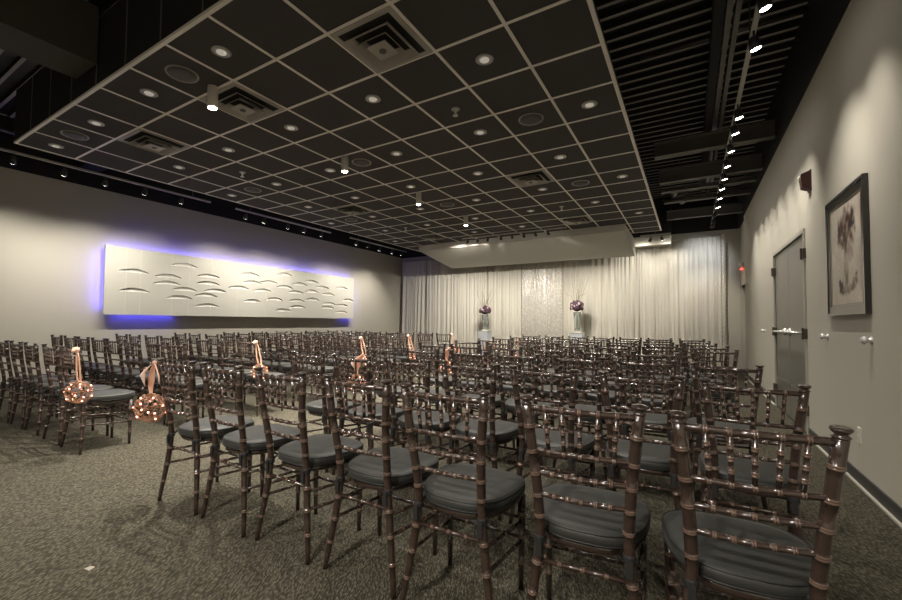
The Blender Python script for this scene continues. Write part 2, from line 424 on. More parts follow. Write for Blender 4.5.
# ---- bulkhead before the drapes
q = MB().prism([(10.1, CZ - .006), (10.1, 3.25), (12.1, 2.96), (12.1, CZ - .006)], -6.75, -1.215, M['soffit'])
bh = struct(q.build('trim_1'), 'white wedge shaped bulkhead hanging before the drapes', 'bulkhead')
MB().lathe((-5.9, 10.45, 3.201), [(.03, 0), (.03, .02)], M['blackgloss'], 10).build('sensor', bh)
MB().lathe((-2.1, 10.7, 3.166), [(.03, 0), (.03, .02)], M['blackgloss'], 10).build('sensor', bh)
q = MB().box(-1.25, -.40, 12.42, 12.72, 3.27, 3.51, M['wall'])
bx = struct(q.build('trim_2'), 'beige soffit box at right of the bulkhead', 'soffit')
MB().box(-1.25, -.40, 12.42, 12.72, 3.51, ZD, M['black']).build('upper_band', bx)

# ------------------------------------------------------------------ ceiling fittings
def tl(i, j): return (gx(i + .5), gy(j + .5))
def pos(i, j): return '%s tile row from the near edge, %s column from the left' % (ORD[j + 1], ORD[i + 1])
def short(i, j): return 'ceiling tile row %s, column %s' % (ORD[j + 1], ORD[i + 1])
DLS = [(2,0),(0,0),(4,0),(6,0),(5,2),(3,2),(1,2),(7,2),(9,2),(2,4),(0,4),(4,4),(6,4),(8,4),(10,4),(1,6),(3,6),(5,6),(7,6),(9,6),(0,8),(2,8),(4,8),(6,8),(8,8),(10,8),(1,10),(3,10),(5,10),(7,10),(9,10),(0,12),(4,12),(6,12),(10,12)]
d0 = None
for (i, j) in DLS:
    x, y = tl(i, j)
    if d0 is None:
        r = empty('recessed_downlight', (x, y, CZ))
        MB().lathe((0, 0, 0), [(.075, 0), (.078, -.006), (.055, -.010), (.052, -.002)], M['trimw'], 20, (0, 0, 1)).build('trim_ring', r, True)
        MB().lathe((0, 0, -.0135), [(.04, 0), (.04, .006)], M['lampdim'], 16).build('lamp_face', r)
        d0 = snapshot(r)
    else:
        r = copy_tree(d0); r.location = (x, y, CZ)
    tag(r, 'small round recessed downlight, ' + pos(i, j), 'downlight', 'recessed downlights in the tile ceiling')
    spot('downlight_beam', (x, y, CZ - .03), (x, y, 0), P_DOWN * (.4 if j == 0 else 1.05), 105, 1.0, parent=r, size=.05)
d0 = None
for (i, j) in [(1,0),(5,0),(1,4),(5,4),(9,4),(1,8),(5,8),(9,8)]:
    x, y = tl(i, j)
    if d0 is None:
        r = empty('ceiling_speaker', (x, y, CZ))
        MB().lathe((0, 0, -.008), [(.118, 0.004), (.132, -.004), (.137, .008)], M['diff'], 28).build('rim', r, True)
        MB().lathe((0, 0, -.014), [(.0, -.002), (.07, -.001), (.117, .004), (.117, .012)], M['speaker'], 28).build('grille', r, True)
        d0 = snapshot(r)
    else:
        r = copy_tree(d0); r.location = (x, y, CZ)
    tag(r, 'large round ceiling speaker, ' + pos(i, j), 'speaker', 'round ceiling speakers')
d0 = None
for (i, j) in [(5,1),(2,1),(2,7),(2,12),(8,1),(8,7),(8,12)]:
    x, y = tl(i, j)
    if d0 is None:
        r = empty('air_diffuser', (x, y, CZ))
        fr = MB(); a, c_ = .292, .25
        for (x0, x1, y0, y1) in ((-a, a, -a, -c_), (-a, a, c_, a), (-a, -c_, -c_, c_), (c_, a, -c_, c_)): fr.box(x0, x1, y0, y1, -.012, 0, M['diff'])
        fr.build('outer_frame', r)
        MB().box(-c_, c_, -c_, c_, -.003, 0, M['diffdark']).build('throat', r)
        for (ro, ri, zo, zi) in ((.215, .16, -.05, -.012), (.145, .10, -.062, -.016)):
            q = MB()
            for s_ in range(4):
                rot = Matrix.Rotation(s_ * PI / 2, 3, 'Z')
                A = [rot @ Vector(v) for v in ((-ro, -ro, zo), (ro, -ro, zo), (ri, -ri, zi), (-ri, -ri, zi), (-ro, -ro, zo + .006), (ro, -ro, zo + .006), (ri, -ri, zi + .006), (-ri, -ri, zi + .006))]
                q.add(A, [(0, 1, 2, 3), (7, 6, 5, 4), (0, 4, 5, 1), (3, 2, 6, 7)], M['diff'])
            q.build('louvre', r)
        MB().prism([(-.09, -.09), (.09, -.09), (.09, .09), (-.09, .09)], -.068, -.060, M['diff'], 'z').lathe((0, 0, -.074), [(.03, 0), (.03, .008)], M['speaker'], 14).build('centre_plate', r)
        d0 = snapshot(r)
    else:
        r = copy_tree(d0); r.location = (x, y, CZ)
    tag(r, 'square louvred air diffuser, ' + pos(i, j), 'air vent', 'square ceiling air diffusers')
d0 = None
for (i, j) in [(2,3),(2,10),(8,3),(8,10)]:
    x, y = tl(i, j)
    if d0 is None:
        r = empty('fire_sprinkler', (x, y, CZ))
        MB().lathe((0, 0, -.006), [(.04, -.002), (.045, .006)], M['trimw'], 16).build('escutcheon', r)
        MB().tube([(0, 0, 0), (0, 0, -.045)], .010, M['nickel'], 8).lathe((0, 0, -.07), [(.028, 0), (.028, .003)], M['nickel'], 12).tube([(-.012, 0, -.04), (-.015, 0, -.055), (0, 0, -.07)], .003, M['nickel'], 6).tube([(.012, 0, -.04), (.015, 0, -.055), (0, 0, -.07)], .003, M['nickel'], 6).build('sprinkler_head', r)
        d0 = snapshot(r)
    else:
        r = copy_tree(d0); r.location = (x, y, CZ)
    tag(r, 'chrome fire sprinkler, ' + pos(i, j), 'sprinkler', 'ceiling fire sprinklers')
d0 = None
for n, (x, y) in enumerate([(-3.86, 2.205), (-3.96, 4.10), (-3.97, 5.92), (-3.98, 7.72)]):
    if d0 is None:
        r = empty('cylinder_downlight', (x, y, CZ))
        MB().lathe((0, 0, -.208), [(.036, .004), (.044, .0), (.046, .01), (.046, .206)], M['grid'], 20).build('cylinder', r, True)
        MB().lathe((0, 0, -.210), [(.036, 0), (.036, .006)], M['lamp'], 16).build('lamp_face', r)
        d0 = snapshot(r)
    else:
        r = copy_tree(d0); r.location = (x, y, CZ)
    tag(r, 'bright lit cylinder downlight, %s from the camera of four in line' % ORD[n + 1], 'downlight', 'cylinder downlights under the tile ceiling')
    spot('cylinder_beam', (x, y, CZ - .24), (x, y, 0), P_PEND, 84, 1.0, parent=r, size=.03)

# unseen cylinder pendants added behind the camera to light the near chair backs
for n, (x, y) in enumerate([(-8, -1.2), (-5.6, -1.2), (-3.2, -1.2), (-.8, -1.2), (-8, -3.2), (-5.6, -3.2), (-3.2, -3.2), (-.8, -3.2)]):
    r = copy_tree(d0); r.location = (x, y, 3.9)
    MB().tube([(0, 0, 0), (0, 0, ZD - 3.9)], .01, M['blackgloss'], 6).build('suspension_rod', r)
    tag(r, 'added cylinder fill pendant behind the camera, %s row, %s from the left wall' % (ORD[1 + n // 4], ORD[1 + n % 4]), 'fill light', 'added fill pendants behind the camera')
    spot('fill_beam', (x, y, 3.66), (x, y + .6, 0), P_FILL * (.03, .1, .9, 1.3)[n % 4], 150, 1.0, parent=r, size=.06)
# track heads
def track_head(loc, target, lab, group, power, angle, col=WARM, lens='lampoff', sc=1.0):
    loc = Vector(loc); r = empty('track_spotlight', tuple(loc))
    d = (Vector(target) - loc).normalized()
    hd = Vector((0, 0, -.10 * sc))
    q = MB().tube([(0, 0, .0), (0, 0, -.05 * sc)], .009, M['blackgloss'], 6).tube([(-.0, 0, -.05 * sc), tuple(hd)], .014, M['blackgloss'], 6); q.build('bracket', r)
    a = hd - d * .05 * sc
    MB().lathe(a, [(.022 * sc, 0), (.034 * sc, .015), (.038 * sc, .06 * sc), (.043 * sc, .10 * sc), (.036 * sc, .10 * sc)], M['blackgloss'], 14, d).build('lamp_can', r, True)
    MB().lathe(hd + d * .046 * sc, [(.035 * sc, 0), (.033 * sc, .008)], M[lens], 14, d).build('lens', r)
    tag(r, lab, 'spotlight', group)
    spot('spot_beam', tuple(loc + hd + d * .08 * sc), target, power, angle, 1.0, col=col, parent=r, size=.03)
    return r
def rail(name_lab, p0, p1, rods=()):
    p0, p1 = Vector(p0), Vector(p1)
    q = MB()
    if abs(p1.x - p0.x) < .01: q.box(p0.x - .018, p0.x + .018, p0.y, p1.y, p0.z, p0.z + .03, M['track'])
    else: q.box(p0.x, p1.x, p0.y - .018, p0.y + .018, p0.z, p0.z + .03, M['track'])
    r = q.build('lighting_track'); tag(r, name_lab, 'lighting track')
    for (x, y, z1) in rods: MB().tube([(x, y, p0.z + .03), (x, y, z1)], .006, M['conduit'], 6).build('hanger_rod', r)
    return r
ly = [round(v * .918, 2) for v in (1.99, 2.61, 3.19, 3.83, 4.51, 5.98, 6.48, 7.2, 7.73, 8.37, 9.83, 10.4, 10.99, 11.68, 12.23)]
LX, LZ = -8.2, 3.53
for (a, b_, w_) in ((1.3, 4.7, 'near'), (5.25, 8.0, 'middle'), (8.75, 11.5, 'far')):
    rail('long track above the left wall, %s length' % w_, (LX, a, LZ), (LX, b_, LZ), [(LX, a + .35, ZD), (LX, b_ - .35, ZD)])
for n, y in enumerate(ly):
    track_head((LX, y, LZ), (XL, y + random.uniform(-.2, .2), 1.3), 'black track spotlight, %s from the camera above the left wall' % ORD[n + 1], 'spotlights along the left wall', P_LEFT, 90)
ry = [3.65, 4.16, 5.49, 5.93, 6.52, 7.12, 7.74, 8.3, 8.9, 9.55, 10.33, 11.03, 11.5]
rail('long track running down the right side below the ribbed deck', (.465, 1.0, 3.56), (.465, 11.9, 3.56), [(.465, 1.5, ZD), (.465, 4.4, ZD), (.465, 7.4, ZD), (.465, 10.6, ZD)])
for n, y in enumerate(ry):
    tgt = (XR, y + .5, 1.2) if n < 10 else ((.3, 12.8, 2.9) if n == 12 else (.35, 12.8, 1.4) if n == 11 else (-1.2, 12.8, 2.0))
    track_head((.465, y, 3.56), tgt, 'lit track spotlight, %s from the camera on the right track' % ORD[n + 1], 'spotlights on the right track', P_RIGHT if n < 10 else P_RIGHT * (1.1 if n == 12 else 2.6), 80 if n < 10 else 60, lens='lamp', col=WARM if n < 12 else (.85, .9, 1.0))
rail('short track below the ceiling before the white bulkhead', (-5.1, 9.68, CZ - .045), (-2.4, 9.68, CZ - .045))
for n, x in enumerate([-4.93, -4.64, -4.36, -4.0, -3.71, -3.41, -3.12, -2.82]):
    track_head((x, 9.68, CZ - .045), (-4.9 + (n - 3.5) * .95, 12.8, 1.5), 'tiny black track spotlight, %s from the left before the bulkhead' % ORD[n + 1], 'spotlights before the bulkhead', P_REAR, 58, sc=.8)
for n, x in enumerate([-.86, -.60]):
    track_head((x, 12.2, 3.48), (x + (-.8 if n == 0 else .5), 12.9, 2.2), 'small lit spotlight at the soffit box, %s of the pair' % ('left' if n == 0 else 'right'), 'spotlights at the soffit box', P_REAR * .12, 120, lens='lamp')
rail('stub track in front of the beige soffit box', (-1.1, 12.2, 3.48), (-.4, 12.2, 3.48), [(-.75, 12.2, ZD)])

# ------------------------------------------------------------------ left wall relief panel with blue light
PX0, PX1, PY0, PY1, PZ0, PZ1 = XL + .135, -9.39, 3.41, 10.22, 1.27, 2.57
cr = [(3.9,2.14),(3.92,1.75),(4.56,2.1),(4.55,1.95),(4.9,2.38),(4.92,1.84),(4.81,1.65),(5.45,2.19),(5.45,2.02),(5.63,1.86),(5.4,1.74),(5.45,1.5),(6.53,2.34),(6.6,2.14),(7.1,2.19),(6.23,1.98),(6.92,1.95),(6.62,1.66),(7.28,1.74),(7.6,2.45),(7.61,2.1),(8.14,2.22),(8.01,1.98),(8.04,1.74),(8.07,1.56),(7.58,1.45),(8.58,2.33),(8.59,2.04),(8.63,1.8),(9.01,2.19),(9.26,1.99),(9.3,1.7),(9.24,1.58),(9.85,2.23),(10.14,1.85),(9.87,1.67),(9.84,1.45)]
cr = [(3.41 + (a - 3.42) * .975, 1.27 + (b_ - 1.255) * .974) for a, b_ in cr]
def relief(y, z):
    d = 0
    for (cy, cz) in cr:
        u = (y - cy) / .27
        if abs(u) < 1:
            top = cz + .07 * (1 - u * u) - .03
            low = top - .075 * (1 - u * u) ** .8
            if low < z < top:
                k = (z - low) / (top - low)
                d = max(d, .065 * k * (1 - u * u) ** .5)
    return d
ny, nz = 300, 140
vs = []; fs = []
for a in range(ny + 1):
    y = PY0 + (PY1 - PY0) * a / ny
    for c_ in range(nz + 1):
        z = PZ0 + (PZ1 - PZ0) * c_ / nz
        vs.append((PX1 - relief(y, z), y, z))
for a in range(ny):
    for c_ in range(nz):
        i = a * (nz + 1) + c_; fs.append((i, i + nz + 1, i + nz + 2, i + 1))
panel = empty('relief_panel', (0, 0, 0))
q = MB().add(vs, fs, M['white'])
q.box(PX0, PX1 - .07, PY0, PY1, PZ0, PZ1, M['white']).box(PX0, PX1, PY0 - .012, PY0, PZ0, PZ1, M['white']).box(PX0, PX1, PY1, PY1 + .012, PZ0, PZ1, M['white']).box(PX0, PX1, PY0 - .012, PY1 + .012, PZ1, PZ1 + .012, M['white']).box(PX0, PX1, PY0 - .012, PY1 + .012, PZ0 - .012, PZ0, M['white'])
q.build('relief_face', panel)
sm = MB()
for y in (3.75, 4.0, 4.6, 4.95, 5.45, 6.1, 6.9, 7.7, 8.3, 8.85, 9.2, 9.6, 9.95): sm.box(PX1, PX1 + .0015, y - .003, y + .003, PZ0, PZ1, M['grid'])
sm.build('seam', panel)['kind'] = 'stuff'
MB().box(XL + .003, PX0, PY0 + .3, PY0 + .4, 1.5, 2.4, M['black']).box(XL + .003, PX0, PY1 - .4, PY1 - .3, 1.5, 2.4, M['black']).build('wall_bracket', panel)
ls = MB(); xs0, xs1 = XL + .05, XL + .07
ls.box(xs0, xs1, PY0 + .05, PY1 - .05, PZ1 - .06, PZ1 - .03, M['blueled']).box(xs0, xs1, PY0 + .03, PY0 + .06, PZ0 + .1, PZ1 - .1, M['blueled']).box(xs0, xs1, PY1 - .06, PY1 - .03, PZ0 + .1, PZ1 - .1, M['blueled'])
ls.build('blue_led_strip', panel)
def area(name, loc, sx, sy, rot, power, col, parent=None):
    l = bpy.data.lights.new(name, 'AREA'); l.shape = 'RECTANGLE'; l.size = sx; l.size_y = sy; l.energy = power; l.color = col
    o = bpy.data.objects.new(name, l); COL.objects.link(o); o.location = loc; o.rotation_euler = rot
    if parent: o.parent = parent
    return o
BL = (.16, .12, 1.0)
area('blue_wash_top', (XL + .085, (PY0 + PY1) / 2, PZ1 - .01), .06, PY1 - PY0 - .1, (PI, 0, 0), P_LED, BL, panel)
area('blue_wash_near', (XL + .085, PY0 - .002, (PZ0 + PZ1) / 2), .06, 1.1, (PI / 2, 0, PI), P_LED * .16, BL, panel)
area('blue_wash_far', (XL + .085, PY1 + .002, (PZ0 + PZ1) / 2), .06, 1.1, (PI / 2, 0, 0), P_LED * .12, BL, panel)
area('blue_wash_low', (XL + .085, 4.15, PZ0 + .01), .06, 1.1, (0, 0, 0), P_LED * .2, (.08, .07, 1), panel)
area('blue_wash_low', (XL + .085, 10.0, PZ0 + .01), .06, .6, (0, 0, 0), P_LED * .05, (.08, .07, 1), panel)
tag(panel, 'long white sculpted relief panel glowing blue at its edges', 'wall panel')

# ------------------------------------------------------------------ drapes
def drape(x0, x1, z1, mat, label, per=.11, amp=.045, seed=0, name='drape', z0=.02, y0=12.88, grow=.5, hem=0.0):
    rnd = random.Random(seed); n = int((x1 - x0) / .014); rows = 22
    ph = []; a = 0
    x0 += .004; x1 -= .004
    for i in range(n + 1):
        a += 2 * PI * .014 / (per * (1 + .6 * math.sin(i * .11 + seed) * .6)); ph.append(a)
    vs = []; fs = []
    for k in range(rows + 1):
        t = k / rows
        z = z1 + (z0 - z1) * t
        for i in range(n + 1):
            u = i / n
            wob = math.sin(ph[i] * .31 + seed) * .5 + math.sin(ph[i] * .13 + 2 * seed) * .5
            am = amp * (.45 + grow * t) * (1 + .5 * wob)
            y = y0 + am * math.sin(ph[i] + t * 1.2 * wob) + .015 * math.sin(ph[i] * 2.7 + seed)
            zz_ = z + (hem * math.sin(ph[i]) if k == 0 else 0)
            vs.append((x0 + (x1 - x0) * u + .02 * t * math.sin(ph[i] * .5) * math.sin(PI * u), y, zz_))
    for k in range(rows):
        for i in range(n):
            a = k * (n + 1) + i; fs.append((a, a + n + 1, a + n + 2, a + 1))
    o = MB().add(vs, fs, mat).build(name, None, True)
    return tag(o, label, 'drape', 'ivory drapes across the end wall')
drape(-9.38, -8.25, 3.43, M['drape'], 'leftmost ivory drape, beside the left wall', .13, .06, 1)
drape(-8.25, -7.0, 3.42, M['drape'], 'ivory drape second from the left wall', .17, .05, 2)
drape(-7.0, -5.8, 3.42, M['drape'], 'ivory drape just left of the left vase', .12, .05, 3)
drape(-5.8, -4.62, 3.42, M['drape'], 'ivory drape directly behind the left vase', .13, .05, 4)
drape(-4.62, -3.3, 3.42, M['drapeg'], 'glittering sequinned drape in the middle, between the vases', .10, .025, 5, grow=.2)
drape(-3.3, -2.2, 3.42, M['drape'], 'ivory drape directly behind the right vase', .12, .05, 6)
drape(-2.2, -1.2, 3.42, M['drape'], 'ivory drape just right of the right vase', .13, .05, 7)
drape(-1.2, -.25, 3.44, M['drape'], 'ivory drape below the beige soffit box', .14, .042, 8, hem=.008)
drape(-.25, .69, 3.44, M['drape'], 'rightmost wide ivory drape with broad folds', .15, .042, 9, hem=.01)
# gathered edge
vs = []; fs = []; rows = 150; n = 10
for k in range(rows + 1):
    z = 3.47 - 3.45 * k / rows
    for i in range(n + 1):
        u = i / n
        vs.append((.70 + .085 * u + .006 * math.sin(z * 60), 12.85 - .05 * math.sin(PI * u) + .022 * math.sin(z * 85 + 3 * math.sin(u * 9)) * math.sin(z * 23 + u * 4), z))
for k in range(rows):
    for i in range(n): a = k * (n + 1) + i; fs.append((a, a + n + 1, a + n + 2, a + 1))
tag(MB().add(vs, fs, M['drape']).build('gathered_drape_edge', None, True), 'narrow ruched ivory strip edging the rightmost drape', 'drape', 'ivory drapes across the end wall')
q = MB().tube([(-9.45, 13.05, 3.42), (.80, 13.05, 3.42)], .02, M['steel'], 8); pr = q.build('backdrop_support')
tag(pr, 'steel pipe frame carrying the ivory drapes', 'drape frame')
for x in (-9.3, -6.3, -3.3, -.3, .74): MB().tube([(x, 13.05, 0), (x, 13.05, 3.42)], .02, M['steel'], 8).box(x - .15, x + .15, 13.0, 13.12, 0, .012, M['steel']).build('upright', pr)

# ------------------------------------------------------------------ vases on plinths
def vase(x, y, lab, lab2, side):
    pz = .91
    p = MB().box(x - .17, x + .17, y - .17, y + .17, 0, pz - .02, M['acrylic']).box(x - .19, x + .19, y - .19, y + .19, pz - .02, pz, M['white'])
    tag(p.build('plinth'), lab2, 'plinth', 'white plinths before the drapes')
    r = empty('flower_vase', (x, y, pz))
    vk = 1.0 + .16 * side
    MB().lathe((0, 0, 0), [(.09, 0), (.095, .01), (.075, .04), (.08, .25), (.105, .5), (.10, .5), (.074, .25), (.068, .05), (.0, .04)], M['glass'], 20).build('glass_vase', r, True)
    MB().lathe((0, 0, .0005), [(.10, 0), (.10, .012)], M['lampdim'], 18).build('light_base', r)
    st = MB()
    rnd = random.Random(int(x * 10))
    for k in range(9):
        a = rnd.uniform(0, 6.28); st.tube([(.05 * math.cos(a), .05 * math.sin(a), .05), (.04 * math.cos(a + 2), .04 * math.sin(a + 2), .5)], .006, M['stem'], 5)
    st.build('stem_bundle', r)['kind'] = 'stuff'
    fl = MB()
    for k in range(130):
        a = rnd.uniform(0, 6.28); c = rnd.uniform(-.55, 1); s = math.sqrt(1 - c * c)
        R0 = rnd.uniform(.12, .185)
        fl.ball((R0 * s * math.cos(a) * 1.05, R0 * s * math.sin(a) * 1.05, .64 + R0 * .8 * c), rnd.uniform(.022, .04), M['petalw'] if rnd.random() < .18 else M['petal'], 6, 4)
    fl.ball((0, 0, .64), .13, M['petal'], 10, 6)
    fl.build('flower_head', r, True)
    tw = MB()
    for k in range(13):
        a = rnd.uniform(0, 6.28); rr = rnd.uniform(.05, .42); h_ = rnd.uniform(.9, 1.45)
        pts = [(0, 0, .62), (rr * .4 * math.cos(a), rr * .4 * math.sin(a), .9), (rr * math.cos(a + .3), rr * math.sin(a + .3) * .6, h_)]
        tw.tube(pts, lambda t: .006 - .004 * t, M['twig'], 5)
    tw.build('twig_spray', r)['kind'] = 'stuff'
    r.scale = (1, 1, vk)
    tag(r, lab, 'vase', 'tall flower vases before the drapes')
vase(-5.58, 12.2, 'tall glass vase of dark mauve flowers, the left of two', 'pale plinth under the left flower vase', 0)
vase(-2.73, 12.2, 'tall glass vase of dark mauve flowers, the right of two', 'pale plinth under the right flower vase', 1)

# ------------------------------------------------------------------ right wall things
# painting
FY0, FY1, FZ0, FZ1 = 4.01, 4.94, 1.26, 2.24
pic = empty('framed_painting', (XR, (FY0 + FY1) / 2, FZ0))
FZ = []
q = MB(); w = .075; oy = (FY0 + FY1) / 2
hy = (FY1 - FY0) / 2; hz = FZ1 - FZ0
for (y0, y1, z0, z1) in ((-hy, hy, 0, w), (-hy, hy, hz - w, hz), (-hy, -hy + w, w, hz - w), (hy - w, hy, w, hz - w)):
    q.box(-.026, -.002, y0, y1, z0, z1, M['frame'])
for (y0, y1, z0, z1) in ((-hy, hy, 0, .022), (-hy, hy, hz - .022, hz), (-hy, -hy + .022, .022, hz - .022), (hy - .022, hy, .022, hz - .022)):
    q.box(-.034, -.026, y0, y1, z0, z1, M['frame'])
q.build('picture_frame', pic)
q = MB(); a = w; c_ = w + .014
for (y0, y1, z0, z1) in ((-hy + a, hy - a, a, c_), (-hy + a, hy - a, hz - c_, hz - a), (-hy + a, -hy + c_, c_, hz - c_), (hy - c_, hy - a, c_, hz - c_)):
    q.box(-.022, -.012, y0, y1, z0, z1, M['fillet'])
q.build('inner_lip', pic)
NA, NB = 90, 100
rnd = random.Random(3)
blobs = []
def bl(u, v, su, sv, col, k): blobs.append((u, v, su, sv, col, k))
for k in range(120):
    a = rnd.uniform(0, 6.28); rr = math.sqrt(rnd.random())
    bl(.52 + .30 * rr * math.cos(a), .74 + .20 * rr * math.sin(a), rnd.uniform(.012, .04), rnd.uniform(.012, .045), rnd.choice([(.05, .022, .026), (.10, .04, .045), (.13, .07, .07), (.45, .38, .30), (.05, .03, .03)]), rnd.uniform(.7, 1.0))
for k in range(50):
    bl(.50 + rnd.gauss(0, .03), rnd.uniform(.12, .6), .016, .045, rnd.choice([(.08, .075, .05), (.14, .12, .08), (.07, .04, .035)]), .8)
for k in range(16):
    bl(.62 + rnd.gauss(0, .05), .5 + rnd.gauss(0, .04), .03, .03, (.15, .07, .08), .6)
for k in range(50):
    u = rnd.uniform(.26, .82); bl(u, .14 + .9 * (u - .52) ** 2 + rnd.gauss(0, .025), .03, .02, rnd.choice([(.06, .04, .03), (.10, .035, .035), (.16, .12, .09)]), .85)
for k in range(60): bl(rnd.random(), rnd.random(), .07, .06, rnd.choice([(.56, .50, .39), (.34, .29, .21), (.48, .42, .33)]), .25)
for k in range(12): bl(.97, rnd.random(), .05, .1, (.38, .24, .20), .4)
vs = []; fs = []; cols = []
for i in range(NA + 1):
    for j in range(NB + 1):
        u, v = i / NA, j / NB
        vs.append((-.016, hy - c_ - u * (2 * hy - 2 * c_), c_ + v * (hz - 2 * c_)))
        c = [.43, .38, .30]
        for (bu, bv, su, sv, bc, kk) in blobs:
            du = (u - bu) / su; dv = (v - bv) / sv
            if abs(du) < 2.4 and abs(dv) < 2.4:
                wgt = kk * math.exp(-(du * du + dv * dv) * .8)
                c = [c[n] * (1 - wgt) + bc[n] * wgt for n in range(3)]
        g_ = sum(c) / 3
        cols.append([max(.012, ((q_ * .55 + g_ * .45) - .27) * 1.6 + .27) for q_ in c])
for i in range(NA):
    for j in range(NB): a = i * (NB + 1) + j; fs.append((a, a + NB + 1, a + NB + 2, a + 1))
cv = MB().add(vs, fs, M['canvas']).build('canvas', pic)
at = cv.data.color_attributes.new('paint', 'FLOAT_COLOR', 'POINT')
for i, c in enumerate(cols): at.data[i].color = (*c, 1)
MB().box(-.013, -.003, -hy + w, hy - w, w, hz - w, M['frame']).build('backing_board', pic)
tag(pic, 'dark framed abstract painting of a mauve flowering tree on beige', 'painting')

for (y, lab) in ((4.03, 'polished wall knob nearest the camera, below the painting'), (5.10, 'polished wall knob just beyond the painting, left of it'), (8.83, 'polished wall knob on the far side of the steel door')):
    q = MB().lathe((XR, y, 1.078), [(.026, 0), (.026, .006), (.014, .010), (.013, .022), (.026, .030), (.028, .042), (.020, .054), (.0, .058)], M['nickel'], 16, (-1, 0, 0))
    thing1(q, 'wall_knob', lab, 'knob', 'polished rope knobs on the right wall', True)
r = empty('power_outlet', (XR, 4.32, .364))
MB().box(-.007, 0, -.036, .036, -.058, .058, M['plate']).build('cover_plate', r)
for z in (.022, -.022): MB().box(-.010, -.007, -.017, .017, z - .014, z + .014, M['plate']).box(-.0105, -.010, -.008, -.005, z - .006, z + .006, M['slot']).box(-.0105, -.010, .005, .008, z - .006, z + .006, M['slot']).build('socket', r)
tag(r, 'cream power outlet low on the right wall behind the last chair', 'outlet')
r = empty('fire_alarm', (XR, 5.62, 2.66)); r.scale = (.62, .8, .8)
MB().box(-.02, 0, -.075, .075, -.14, .13, M['redplastic']).build('back_box', r)
MB().prism([(-.02, .12), (-.13, .085), (-.13, .02), (-.11, -.09), (-.02, -.12)], -.065, .065, M['redplastic'], 'y').build('alarm_body', r)
MB().lathe((-.125, 0, .05), [(.03, 0), (.028, .02), (.0, .035)], M['plate'], 12, (-1, 0, .2)).build('strobe_lens', r)
tag(r, 'dark red fire alarm horn strobe high on the right wall', 'fire alarm')
r = empty('emergency_light', (1.09, 12.35, 2.60))
MB().box(-.035, 0.014, -.08, .08, -.08, .0, M['plate']).build('housing', r)
MB().lathe((-.02, -.04, .03), [(.055, 0), (.06, .03), (.0, .06)], M['plate'], 12, (-.8, -.6, 0)).build('lamp_head', r)
MB().box(-.05, .0, -.10, .10, -.098, -.08, M['redled']).build('red_glow_strip', r)
tag(r, 'small white emergency light glowing red beyond the rightmost drape', 'emergency light')

